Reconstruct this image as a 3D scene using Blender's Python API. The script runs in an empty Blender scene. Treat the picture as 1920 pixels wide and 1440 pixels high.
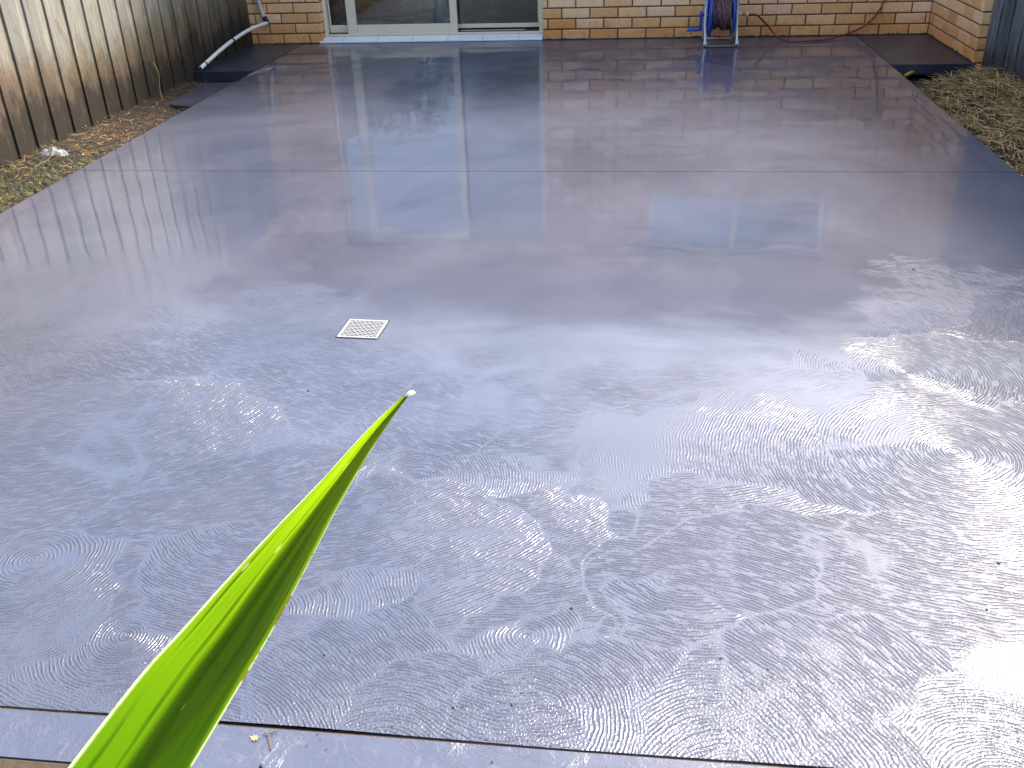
import bpy, math, random
import numpy as np
from mathutils import Vector, Matrix, noise as mnoise
random.seed(7); rng = np.random.default_rng(7)
SC = bpy.context.scene
COL = SC.collection

# ------------------------------------------------------------------ camera
F, PITCH, YAW, ROLL, CH = 1784.66, 0.5039, 0.1391, -0.0385, 1.389
fw = Vector((-math.sin(YAW)*math.cos(PITCH), math.cos(YAW)*math.cos(PITCH), -math.sin(PITCH)))
r0 = Vector((math.cos(YAW), math.sin(YAW), 0)); u0 = r0.cross(fw)
RT = r0*math.cos(ROLL) + u0*math.sin(ROLL); UP = -r0*math.sin(ROLL) + u0*math.cos(ROLL)
cam = bpy.data.cameras.new('camera'); co = bpy.data.objects.new('camera', cam); COL.objects.link(co)
M = Matrix((RT, UP, -fw)).transposed().to_4x4(); M.translation = (0, 0, CH)
co.matrix_world = M
cam.sensor_width = 36; cam.lens = 36*F/1920; cam.clip_start = 0.02; cam.clip_end = 1000
SC.camera = co

def ray(x, y): return fw + RT*((x-960)/F) - UP*((y-720)/F)
def gp(x, y, z=0.0):
    d = ray(x, y); return Vector((0, 0, CH)) + d*((z-CH)/d.z)

# ------------------------------------------------------------------ light
SUN_EL, SUN_AZ = math.radians(45), math.radians(49)      # azimuth clockwise from +Y
w = bpy.data.worlds.new('World'); SC.world = w; w.use_nodes = True
nt = w.node_tree; bg = nt.nodes['Background']
sky = nt.nodes.new('ShaderNodeTexSky'); sky.sky_type = 'NISHITA'; sky.sun_disc = False
sky.sun_elevation = SUN_EL; sky.sun_rotation = SUN_AZ
sky.air_density = 1.0; sky.dust_density = 2.5; sky.ozone_density = 2.0
wb = nt.nodes.new('ShaderNodeMix'); wb.data_type = 'RGBA'; wb.blend_type = 'MULTIPLY'; wb.inputs[0].default_value = 1
wb.inputs[7].default_value = (1.10, 1.0, .86, 1)           # camera white balance of the open sky
nt.links.new(sky.outputs[0], wb.inputs[6]); nt.links.new(wb.outputs[2], bg.inputs[0]); bg.inputs[1].default_value = 0.15
sl = bpy.data.lights.new('sun', 'SUN'); sl.energy = 1.75; sl.angle = math.radians(16); sl.color = (1, .96, .9)
so = bpy.data.objects.new('sun', sl); COL.objects.link(so)
sd = Vector((math.sin(SUN_AZ)*math.cos(SUN_EL), math.cos(SUN_AZ)*math.cos(SUN_EL), math.sin(SUN_EL)))
so.rotation_euler = sd.to_track_quat('Z', 'Y').to_euler(); so.location = (3, 8, 8)
SC.view_settings.view_transform = 'Standard'; SC.view_settings.look = 'None'
SC.view_settings.exposure = 2.18; SC.view_settings.gamma = 1.0
SC.render.engine = 'CYCLES'
SC.cycles.max_bounces = 8; SC.cycles.sample_clamp_indirect = 6; SC.cycles.sample_clamp_direct = 0

# ------------------------------------------------------------------ node helper
class NT:
    def __init__(s, name):
        s.m = bpy.data.materials.new(name); s.m.use_nodes = True
        s.t = s.m.node_tree; s.b = s.t.nodes['Principled BSDF']; s.out = s.t.nodes['Material Output']
        s.co = s.t.nodes.new('ShaderNodeTexCoord').outputs['Object']
    def put(s, sock, v):
        if v is None: return
        if isinstance(v, bpy.types.NodeSocket): s.t.links.new(v, sock)
        else:
            if hasattr(sock.default_value, '__len__'):
                n = len(sock.default_value)
                if not hasattr(v, '__len__'): v = (v,)*n
                v = tuple(v)
                if n == 4 and len(v) == 3: v = v + (1,)
                sock.default_value = v
            else: sock.default_value = v
    def math(s, op, a, b=None, c=None, clamp=False):
        n = s.t.nodes.new('ShaderNodeMath'); n.operation = op; n.use_clamp = clamp
        s.put(n.inputs[0], a); s.put(n.inputs[1], b); s.put(n.inputs[2], c); return n.outputs[0]
    def vm(s, op, a, b=None, sc=None):
        n = s.t.nodes.new('ShaderNodeVectorMath'); n.operation = op
        s.put(n.inputs[0], a); s.put(n.inputs[1], b)
        if sc is not None: s.put(n.inputs['Scale'], sc)
        return n.outputs['Value'] if op in ('DISTANCE', 'LENGTH', 'DOT_PRODUCT') else n.outputs['Vector']
    def noise(s, scale, detail=3, rough=.5, vec=None, stretch=None, dist=0):
        n = s.t.nodes.new('ShaderNodeTexNoise'); v = vec or s.co
        if stretch: v = s.vm('MULTIPLY', v, stretch)
        s.put(n.inputs['Vector'], v); n.inputs['Scale'].default_value = scale
        n.inputs['Detail'].default_value = detail; n.inputs['Roughness'].default_value = rough
        n.inputs['Distortion'].default_value = dist
        return n.outputs['Fac']
    def mr(s, v, a, b, c=0, d=1, smooth=True):
        n = s.t.nodes.new('ShaderNodeMapRange'); n.interpolation_type = 'SMOOTHSTEP' if smooth else 'LINEAR'
        for i, q in enumerate((v, a, b, c, d)): s.put(n.inputs[i], q)
        return n.outputs[0]
    def mix(s, f, a, b, kind='RGBA', blend='MIX'):
        n = s.t.nodes.new('ShaderNodeMix'); n.data_type = kind
        if kind == 'RGBA':
            n.blend_type = blend; s.put(n.inputs[0], f); s.put(n.inputs[6], a); s.put(n.inputs[7], b); return n.outputs[2]
        s.put(n.inputs[0], f); s.put(n.inputs[2], a); s.put(n.inputs[3], b); return n.outputs[0]
    def ramp(s, f, stops):
        n = s.t.nodes.new('ShaderNodeValToRGB'); e = n.color_ramp.elements
        while len(e) < len(stops): e.new(0.5)
        for q, (p, c) in zip(e, stops): q.position = p; q.color = tuple(c) + (1,)
        s.put(n.inputs[0], f); return n.outputs[0]
    def xyz(s, v=None):
        n = s.t.nodes.new('ShaderNodeSeparateXYZ'); s.put(n.inputs[0], v or s.co); return n.outputs
    def attr(s, name):
        n = s.t.nodes.new('ShaderNodeAttribute'); n.attribute_name = name; return n.outputs['Fac']
    def bump(s, h, dist, strength=1, normal=None):
        n = s.t.nodes.new('ShaderNodeBump'); s.put(n.inputs['Height'], h)
        s.put(n.inputs['Distance'], dist); s.put(n.inputs['Strength'], strength); s.put(n.inputs['Normal'], normal)
        return n.outputs[0]
    def set(s, **k):
        names = dict(color='Base Color', rough='Roughness', metal='Metallic', normal='Normal', spec='Specular IOR Level',
                     ior='IOR', coat='Coat Weight', coatr='Coat Roughness', coatn='Coat Normal', coatior='Coat IOR', trans='Transmission Weight', alpha='Alpha')
        for a, v in k.items(): s.put(s.b.inputs[names[a]], v)
        return s.m

MATS = {}
def simple(name, color, rough=.5, var=.12, scale=30, metal=0, bump=0.0, dirt=None, coat=0):
    n = NT(name); f = n.noise(scale, 5, .6)
    c = n.mix(f, tuple(x*(1-var) for x in color), tuple(min(1, x*(1+var)) for x in color))
    if dirt is not None:
        d = n.mr(n.noise(scale*.6, 6, .7), .55, .75); c = n.mix(n.math('MULTIPLY', d, dirt), c, (.09, .07, .05))
    n.set(color=c, rough=n.mr(n.noise(scale*1.7, 3), 0, 1, rough*.8, min(1, rough*1.2)), metal=metal, coat=coat)
    if bump: n.set(normal=n.bump(n.noise(scale*4, 4), bump))
    MATS[name] = n.m; return n.m

# ------------------------------------------------------------------ concrete
def stroke_list():
    # (centre of the arcs in photo px, centre of the painted patch px, patch radius m)
    L = [((960, -900), (960, 1100), 5.0),
         ((1250, 500), (1150, 900), .8), ((150, 640), (150, 900), .60), ((300, 200), (450, 1000), .38),
         ((1150, 860), (1280, 830), .30), ((1000, 700), (1000, 900), .25), ((780, 900), (860, 940), .26),
         ((1700, 700), (1800, 640), .55), ((1560, 560), (1850, 560), .40), ((1560, 620), (1640, 560), .30),
         ((1400, 780), (1330, 850), .26), ((1300, 620), (1450, 960), .34),
         ((1758, 874), (1640, 930), .62), ((1790, 850), (1830, 860), .36), ((1650, 1110), (1640, 1090), .20),
         ((950, 860), (970, 1060), .30), ((600, 700), (780, 1040), .30), ((1250, 700), (1400, 1050), .32),
         ((100, 1500), (330, 1130), .26), ((1100, 1750), (1500, 1190), .42), ((1750, 700), (1820, 1180), .34),
         ((240, 1190), (220, 1180), .18), ((60, 1050), (40, 1120), .20), ((500, 950), (420, 1080), .18),
         ((200, 1520), (640, 1250), .23), ((500, 1150), (640, 1130), .12), ((990, 1195), (1000, 1205), .125),
         ((1300, 1020), (1250, 1190), .13), ((990, 1350), (1120, 1290), .18), ((1380, 1490), (1400, 1390), .20),
         ((800, 1700), (1650, 1330), .26), ((700, 1460), (760, 1330), .14), ((1000, 1150), (960, 1370), .10),
         ((1900, 1500), (1850, 1400), .20)]
    return L
def concrete(name, swirl=True, mirror=1.0, dark=False):
    n = NT(name); x, y, z = n.xyz()
    big = n.noise(1.1, 5, .6, dist=.6); mid = n.noise(4.5, 6, .65, dist=.4); fine = n.noise(90, 4, .7)
    str_ = n.noise(2.2, 6, .62, stretch=(.55, 1.6, 1), dist=1.2)     # long wipes left by the squeegee
    col = n.ramp(big, [(.28, (.040, .049, .080)), (.5, (.064, .072, .112)), (.72, (.100, .104, .145))])
    col = n.mix(n.math('MULTIPLY', n.mr(mid, .5, .72), .6), col, (.060, .068, .10))
    col = n.mix(n.math('MULTIPLY', n.mr(fine, .60, .78), .55), col, (.025, .025, .03))
    col = n.mix(n.math('MULTIPLY', n.mr(n.noise(33, 3, .6, vec=n.vm('ADD', n.co, (1, 9, 2))), .68, .74), .6), col, (.02, .02, .025))
    if dark: col = n.mix(1.0, col, (.42, .42, .42), blend='MULTIPLY'); mirror = .2
    # wet film: how mirror-like it lies
    wet = n.mr(str_, .46, .60)
    patch = n.mr(n.noise(1.6, 4, .55, dist=1.5), .40, .62)
    dry = n.mr(n.noise(1.1, 5, .55, dist=.5, vec=n.vm('ADD', n.co, (7, 3, 0))), .49, n.mr(big, .4, .6, .51, .60))
    col = n.mix(n.math('MULTIPLY', dry, .22), col, (.11, .112, .15))
    coatr = n.math('ADD', n.math('MULTIPLY', wet, .065), n.math('MULTIPLY', patch, .05))
    crisp = n.mr(n.noise(1.5, 6, .6, stretch=(.6, 1.3, 1), dist=1.0, vec=n.vm('ADD', n.co, (2, 6, 0))), .47, .53, 1, 0)
    crisp = n.math('MULTIPLY', crisp, n.mr(y, 2.8, 4.2, .25, 1))
    coatr = n.math('MULTIPLY', n.math('ADD', coatr, .012), n.math('SUBTRACT', 1.0, n.math('MULTIPLY', crisp, 1.0)))
    h_un = n.math('MULTIPLY', mid, .35)
    wob = n.noise(14, 3, .5)
    base_h = n.math('ADD', n.math('MULTIPLY', n.noise(3.2, 2, .4), 1.2), n.math('MULTIPLY', str_, .22))
    nrm = n.bump(base_h, .0016, 1)
    if not swirl:
        nrm = n.bump(n.math('ADD', n.mr(n.noise(9, 6, .75, dist=1.5), .45, .7), n.math('MULTIPLY', n.noise(120, 3, .6), .35)), .0009, 1, nrm)
        col = n.mix(n.math('MULTIPLY', n.mr(n.noise(24, 6, .75, dist=1), .52, .66), .35), col, (.15, .155, .18))
        coatr = n.math('ADD', coatr, n.math('MULTIPLY', n.mr(n.noise(5, 5, .7), .4, .6), .14))
    if swirl:
        nz = n.noise(2.6, 3, .5); warp = n.math('MULTIPLY', n.math('SUBTRACT', nz, .5), .55)
        jit = n.math('MULTIPLY', n.math('SUBTRACT', n.noise(11, 2, .5), .5), .035)
        ph = None; fill = None
        for i, (c, m, R) in enumerate(stroke_list()):
            if c[1] < -500: C = Vector((.3, 6.0, 0)); MM = Vector((0, 1, 0))
            else:
                C = gp(*c); MM = gp(*m)
            d = n.vm('DISTANCE', n.co, tuple(C))
            lam = random.uniform(.0072, .0100)
            d = n.math('MULTIPLY', d, 2*math.pi/lam)
            if ph is None: ph = d; edge = 1.0; continue
            md = n.math('ADD', n.vm('DISTANCE', n.co, tuple(MM)), warp)
            k = n.math('LESS_THAN', md, R)
            ph = n.mix(k, ph, d, 'FLOAT')
            near = n.mr(n.math('ABSOLUTE', n.math('SUBTRACT', md, R)), 0, .014, .35, 1)
            edge = n.math('MULTIPLY', n.mix(k, edge, 1.0, 'FLOAT'), near)
        ph = n.math('ADD', ph, n.math('MULTIPLY', jit, 2*math.pi/.0095*.9))
        ph = n.math('ADD', ph, n.math('MULTIPLY', n.noise(75, 2, .5), 2.2))
        rid = n.math('MULTIPLY_ADD', n.math('SINE', ph), .5, .5)
        cb = n.t.nodes.new('ShaderNodeCombineXYZ'); n.put(cb.inputs[0], n.math('MULTIPLY', ph, .22)); n.put(cb.inputs[1], n.math('MULTIPLY', x, 24)); n.put(cb.inputs[2], n.math('MULTIPLY', y, 24))
        brk = n.mr(n.noise(1, 2, .5, vec=cb.outputs[0]), .36, .56, .15, 1)
        rid = n.math('MULTIPLY', n.math('POWER', rid, 1.6), brk)
        pool = n.mr(n.noise(2.6, 4, .6, dist=.8), .33, .46)            # film thick enough to drown the ridges
        yy = n.math('ADD', y, n.math('MULTIPLY', n.math('SUBTRACT', n.noise(1.7, 4, .6), .5), 2.4))
        yy = n.math('SUBTRACT', yy, n.mr(x, .2, 1.3, 0, 1.05))
        yy = n.math('SUBTRACT', yy, n.mr(x, -.5, -1.4, 0, .6))
        amp = n.mr(yy, 1.75, 2.75, 1, 0.0)
        amp = n.math('MULTIPLY', amp, n.math('MULTIPLY_ADD', pool, .88, .12))
        hh = n.math('MULTIPLY', n.math('MULTIPLY', rid, amp), edge)
        grain = n.math('MULTIPLY', n.mr(n.noise(210, 2, .5), .35, .7), n.math('MULTIPLY', n.mr(y, 1.7, 1.1, 0, 1), .5))
        hh = n.math('ADD', hh, grain)
        pits = n.mr(n.noise(60, 2, .5, vec=n.vm('ADD', n.co, (5, 5, 5))), .70, .76)
        nrm = n.bump(hh, .00125, 1, nrm)
        col = n.mix(n.math('MULTIPLY', hh, .35), col, (.055, .055, .06))
        coatr = n.math('ADD', coatr, n.math('MULTIPLY', n.mr(y, 3.6, 2.4, 0, 1), .12))
    n.set(color=col, rough=.42, normal=nrm, coat=mirror if dark else n.math('MULTIPLY', n.mr(n.math('ADD', y, n.math('MULTIPLY', n.math('SUBTRACT', patch, .5), 2.2)), 6.0, 8.9, 1, .38), n.mr(dry, 0, 1, 1, .88)), coatr=coatr, coatn=nrm, coatior=1.72, spec=.25)
    MATS[name] = n.m; return n.m
concrete('wet_concrete'); concrete('wet_concrete_plain', swirl=False); concrete('charcoal_concrete', swirl=False, dark=True)

def brick_mat():
    n = NT('brick'); t = n.attr('tone'); t2 = n.attr('tone2'); x, y, z = n.xyz()
    c = n.ramp(t, [(0, (.60, .33, .14)), (.3, (.72, .45, .22)), (.55, (.80, .56, .32)), (.8, (.84, .66, .45)), (1, (.80, .52, .36))])
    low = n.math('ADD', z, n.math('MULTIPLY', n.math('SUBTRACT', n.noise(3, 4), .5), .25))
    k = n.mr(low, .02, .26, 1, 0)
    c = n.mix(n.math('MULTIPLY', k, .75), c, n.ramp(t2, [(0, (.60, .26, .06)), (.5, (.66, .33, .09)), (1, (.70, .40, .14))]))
    sm = n.mr(n.noise(22, 6, .7), .45, .70)
    c = n.mix(n.math('MULTIPLY', sm, n.math('MULTIPLY_ADD', k, .35, .18)), c, (.36, .19, .09))
    pale = n.mr(n.noise(16, 5, .7, vec=n.vm('ADD', n.co, (3, 1, 8))), .55, .72)
    c = n.mix(n.math('MULTIPLY', pale, .35), c, (.80, .70, .58))
    sp = n.mr(n.noise(75, 2, .5), .66, .72)
    c = n.mix(n.math('MULTIPLY', sp, .75), c, (.10, .06, .04))
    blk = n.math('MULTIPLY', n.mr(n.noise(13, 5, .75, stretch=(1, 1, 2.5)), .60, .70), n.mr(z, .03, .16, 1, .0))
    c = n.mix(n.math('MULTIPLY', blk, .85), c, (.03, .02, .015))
    c = n.mix(1.0, c, (1.14, .94, .81), blend='MULTIPLY')
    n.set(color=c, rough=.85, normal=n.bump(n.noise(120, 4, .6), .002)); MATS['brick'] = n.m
    n = NT('mortar'); x, y, z = n.xyz(); c = n.mix(n.noise(40, 4), (.07, .055, .045), (.17, .135, .10))
    c = n.mix(n.math('MULTIPLY', n.mr(n.noise(5, 4), .5, .6), n.mr(z, .10, .22, 1, 0)), c, (.03, .07, .015))
    n.set(color=c, rough=.95, normal=n.bump(n.noise(150, 3), .002)); MATS['mortar'] = n.m
brick_mat()

def wood_mat(name, kind):
    n = NT(name); x, y, z = n.xyz(); t = n.attr('tone'); t2 = n.attr('tone2')
    sh = n.math('MULTIPLY', t2, 37.0)
    cmb = n.t.nodes.new('ShaderNodeCombineXYZ'); n.put(cmb.inputs[0], sh); n.put(cmb.inputs[1], y); n.put(cmb.inputs[2], z)
    v = cmb.outputs[0]
    grain = n.noise(1, 6, .65, vec=v, stretch=(1, 95, 3.0), dist=.5)
    grain2 = n.noise(1, 4, .6, vec=v, stretch=(1, 30, 1.6), dist=.4)
    wear = n.noise(1, 5, .7, vec=v, stretch=(1, 9, 5))
    if kind == 'left':
        c = n.ramp(t, [(0, (.15, .14, .11)), (.35, (.24, .225, .175)), (.65, (.29, .275, .23)), (1, (.19, .19, .17))])
        c = n.mix(n.mr(grain, .38, .62), n.mix(.55, c, (.16, .13, .10)), c)
        c = n.mix(n.math('MULTIPLY', n.mr(grain2, .55, .75), .5), c, (.46, .45, .39))
        # rising damp: dark foot, rust-brown band above it, green algae near the house
        edge = n.math('ADD', n.math('SUBTRACT', z, .17), n.math('MULTIPLY', n.math('SUBTRACT', wear, .5), .50))
        edge = n.math('ADD', edge, n.math('MULTIPLY', n.math('SUBTRACT', n.noise(1.3, 3), .5), .30))
        edge = n.math('ADD', edge, n.math('MULTIPLY', n.math('SUBTRACT', t2, .5), .08))
        brown = n.mr(edge, .12, .40, 1, 0)
        rust = n.mix(n.noise(2.2, 4), (.11, .062, .032), (.13, .09, .055))
        c = n.mix(n.math('MULTIPLY', brown, .88), c, n.mix(n.mr(grain, .35, .6), n.mix(.5, rust, (.04, .03, .02)), rust))
        alg = n.math('MULTIPLY', n.mr(n.noise(1.6, 4, .6, vec=n.vm('ADD', n.co, (0, 2.3, 0))), .45, .62), n.mr(y, 5.8, 7.0, 0.15, .9))
        c = n.mix(n.math('MULTIPLY', alg, n.mr(grain2, .3, .7, .3, .9)), c, (.075, .10, .035))
        dark = n.mr(edge, -.06, .14, 1, 0)
        c = n.mix(n.math('MULTIPLY', dark, .93), c, (.022, .017, .012))
    else:
        c = n.ramp(t, [(0, (.12, .125, .14)), (.5, (.18, .19, .21)), (1, (.25, .25, .27))])
        c = n.mix(n.mr(grain, .40, .60), n.mix(.75, c, (.03, .025, .025)), c)
        c = n.mix(n.math('MULTIPLY', n.mr(grain2, .58, .75), .7), c, (.42, .42, .42))
        c = n.mix(n.math('MULTIPLY', n.mr(wear, .60, .8), .6), c, (.12, .07, .035))
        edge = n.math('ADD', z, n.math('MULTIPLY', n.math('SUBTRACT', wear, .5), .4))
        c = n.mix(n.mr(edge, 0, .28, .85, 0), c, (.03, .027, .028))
    blot = n.mr(n.noise(1, 5, .7, vec=v, stretch=(1, 14, 4.5), dist=.6), .52, .68)
    c = n.mix(n.math('MULTIPLY', blot, .55), c, (.07, .06, .045))
    # knots and nail heads
    vo = n.t.nodes.new('ShaderNodeTexVoronoi'); n.put(vo.inputs['Vector'], n.vm('MULTIPLY', v, (1, 7, 2.2))); vo.inputs['Scale'].default_value = 1
    c = n.mix(n.mr(vo.outputs['Distance'], .03, .09, .8, 0), c, (.05, .035, .025))
    n.set(color=c, rough=.8, spec=.3, normal=n.bump(n.math('ADD', grain, n.math('MULTIPLY', wear, .4)), .004)); MATS[name] = n.m
wood_mat('fence_wood_left', 'left'); wood_mat('fence_wood_right', 'right')

simple('cream_metal', (.82, .70, .52), .35, .05, 6, dirt=.12, coat=.2)
simple('white_tile', (.80, .80, .82), .25, .04, 5, dirt=.25)
simple('track_black', (.03, .03, .03), .5)
simple('reel_blue', (.010, .055, .42), .32, .12, 25, coat=.3)
simple('reel_grey', (.48, .52, .58), .4, .08, 25, dirt=.2)
simple('reel_white', (.62, .63, .62), .4, .08, 25, dirt=.3)
simple('bar_dark', (.12, .13, .12), .35, .2, 20, dirt=.3)
simple('hose_wound', (.17, .085, .085), .55, .35, 25)
simple('hose_red', (.19, .028, .022), .35, .25, 20, coat=.3)
simple('fitting_orange', (.70, .12, .05), .4, .1, 30)
simple('pvc_white', (.74, .73, .68), .35, .06, 12, dirt=.35)
simple('pvc_grey', (.52, .50, .46), .5, .1, 12, dirt=.5)
simple('dark_socket', (.015, .014, .013), .8)
simple('grate_white', (.34, .34, .34), .4, .08, 40, dirt=.12)
simple('pit_dark', (.05, .05, .05), .9)
simple('grit', (.035, .03, .03), .5, .3, 60)
simple('yellow_pipe', (.55, .27, .02), .5, .15, 20)
simple('plastic_scrap', (.20, .20, .22), .4, .2, 60, dirt=.4)
simple('straw', (.40, .255, .085), .8, .35, 9)
simple('straw_pale', (.68, .48, .21), .8, .25, 9)
simple('straw_dark', (.12, .065, .026), .85, .35, 9)
simple('blade_green', (.045, .07, .014), .6, .4, 5)
simple('blade_lime', (.10, .125, .02), .6, .35, 5)
simple('twig_brown', (.16, .11, .06), .8, .3, 40)
simple('seed_yellow', (.40, .36, .12), .7, .2, 60)
simple('roof_tile', (.22, .12, .09), .8, .2, 5, bump=.01)
simple('eave_white', (.66, .63, .58), .6, .05, 5)
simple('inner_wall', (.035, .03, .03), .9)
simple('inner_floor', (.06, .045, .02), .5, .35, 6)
simple('curtain_pale', (.45, .44, .42), .9, .1, 20)
simple('cabinet_wood', (.45, .20, .05), .5, .2, 20)
simple('sleeper', (.05, .035, .018), .8, .3, 15, bump=.004)
simple('joint_grit', (.13, .085, .045), .95, .4, 90, bump=.003)
simple('tap_brass', (.55, .38, .12), .35, .1, 20, metal=.8)
simple('bark', (.12, .09, .07), .9, .3, 20, bump=.01)
simple('tree_leaf', (.055, .10, .03), .6, .4, 3)

def soil():
    n = NT('soil'); f = n.noise(7, 6, .7); g = n.noise(60, 4, .7)
    c = n.ramp(f, [(.3, (.012, .009, .006)), (.5, (.022, .016, .010)), (.7, (.036, .025, .015))])
    c = n.mix(n.mr(g, .5, .75), c, (.06, .042, .026)); n.set(color=c, rough=.9, normal=n.bump(n.math('ADD', f, g), .02)); MATS['soil'] = n.m
    n = NT('lawn_ground'); f = n.noise(3, 6, .7)
    n.set(color=n.ramp(f, [(.3, (.05, .07, .02)), (.6, (.11, .12, .04)), (.8, (.16, .13, .06))]), rough=.9); MATS['lawn_ground'] = n.m
soil()
def glass():
    n = NT('dark_glass'); g = n.t.nodes.new('ShaderNodeBsdfGlossy'); g.inputs['Roughness'].default_value = .015
    g.inputs['Color'].default_value = (.80, .88, 1, 1)
    tr = n.t.nodes.new('ShaderNodeBsdfTransparent'); tr.inputs[0].default_value = (.62, .64, .62, 1)
    fr = n.t.nodes.new('ShaderNodeFresnel'); fr.inputs[0].default_value = 1.55
    k = n.math('ADD', n.math('MULTIPLY', fr.outputs[0], 1.8), .08, clamp=True)     # tinted, coated pane
    mx = n.t.nodes.new('ShaderNodeMixShader'); n.put(mx.inputs[0], k); n.put(mx.inputs[1], tr.outputs[0]); n.put(mx.inputs[2], g.outputs[0])
    n.t.links.new(mx.outputs[0], n.out.inputs[0]); MATS['dark_glass'] = n.m
    n = NT('fly_screen'); d = n.t.nodes.new('ShaderNodeBsdfDiffuse'); d.inputs[0].default_value = (.085, .065, .03, 1)
    tr = n.t.nodes.new('ShaderNodeBsdfTransparent'); mx = n.t.nodes.new('ShaderNodeMixShader'); mx.inputs[0].default_value = .7
    n.put(mx.inputs[1], tr.outputs[0]); n.put(mx.inputs[2], d.outputs[0])
    g2 = n.t.nodes.new('ShaderNodeBsdfGlossy'); g2.inputs['Roughness'].default_value = .06; g2.inputs['Color'].default_value = (.8, .88, 1, 1)
    m2 = n.t.nodes.new('ShaderNodeMixShader'); m2.inputs[0].default_value = .13; n.put(m2.inputs[1], mx.outputs[0]); n.put(m2.inputs[2], g2.outputs[0])
    n.t.links.new(m2.outputs[0], n.out.inputs[0]); MATS['fly_screen'] = n.m
glass()
def leaf_mat():
    n = NT('leaf_green'); u = n.attr('tone'); v = n.attr('tone2')       # u across 0..1, v along 0..1
    cmb = n.t.nodes.new('ShaderNodeCombineXYZ'); n.put(cmb.inputs[0], n.math('MULTIPLY', u, 46)); n.put(cmb.inputs[1], n.math('MULTIPLY', v, 3.0))
    vein = n.noise(1, 3, .5, vec=cmb.outputs[0])
    cmb2 = n.t.nodes.new('ShaderNodeCombineXYZ'); n.put(cmb2.inputs[0], n.math('MULTIPLY', u, 9)); n.put(cmb2.inputs[1], n.math('MULTIPLY', v, 1.3))
    band = n.noise(1, 3, .5, vec=cmb2.outputs[0])
    base = n.mix(vein, (.014, .045, .004), (.024, .065, .006))
    tc = n.mix(n.mr(v, .15, 1), (.14, .32, .003), (.44, .66, .008)); tc = n.mix(n.mr(vein, .35, .7, 0, .6), tc, (.15, .34, .004))
    tc = n.mix(n.mr(band, .50, .62, 0, .75), tc, (.03, .10, .003))
    # thin pale margin, brown in places
    mg = n.math('MAXIMUM', n.mr(u, .012, .05, 1, 0), n.mr(u, .975, .992, 0, 1))
    brn = n.mr(n.noise(1, 3, .6, vec=n.vm('MULTIPLY', cmb.outputs[0], (.01, 5, 1))), .52, .60)
    brn = n.math('MULTIPLY', brn, n.mr(u, .5, .6, .35, 1))
    mc = n.mix(brn, (.80, .88, .45), (.42, .16, .03))
    tc = n.mix(mg, tc, mc); base = n.mix(mg, base, n.mix(brn, (.5, .55, .2), (.30, .12, .04)))
    # pale wax spots
    vo = n.t.nodes.new('ShaderNodeTexVoronoi'); n.put(vo.inputs['Vector'], n.vm('MULTIPLY', cmb2.outputs[0], (1.0, 9, 1))); vo.inputs['Scale'].default_value = .8
    spot = n.mr(vo.outputs['Distance'], .06, .13, .55, 0); tc = n.mix(spot, tc, (.75, .85, .5)); base = n.mix(spot, base, (.35, .42, .2))
    half_shade = n.math('MULTIPLY', n.mr(u, .40, .52, 0, 1), n.mr(u, .86, .99, 1, .35)); tc = n.mix(n.math('MULTIPLY', half_shade, .85), tc, (.016, .045, .002))  # shade of the right half painted into the translucency, easing at the lit lip
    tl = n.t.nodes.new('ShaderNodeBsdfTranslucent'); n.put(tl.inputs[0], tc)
    n.set(color=base, rough=.45, spec=.35, normal=n.bump(vein, .0004))
    mx = n.t.nodes.new('ShaderNodeMixShader'); mx.inputs[0].default_value = .7
    n.t.links.new(n.b.outputs[0], mx.inputs[1]); n.t.links.new(tl.outputs[0], mx.inputs[2]); n.t.links.new(mx.outputs[0], n.out.inputs[0])
    MATS['leaf_green'] = n.m
    n = NT('leaf_tip'); tl = n.t.nodes.new('ShaderNodeBsdfTranslucent'); tl.inputs[0].default_value = (.95, .85, .75, 1)
    n.set(color=(.9, .82, .75), rough=.6); mx = n.t.nodes.new('ShaderNodeMixShader'); mx.inputs[0].default_value = .6
    n.t.links.new(n.b.outputs[0], mx.inputs[1]); n.t.links.new(tl.outputs[0], mx.inputs[2]); n.t.links.new(mx.outputs[0], n.out.inputs[0]); MATS['leaf_tip'] = n.m
leaf_mat()

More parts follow.
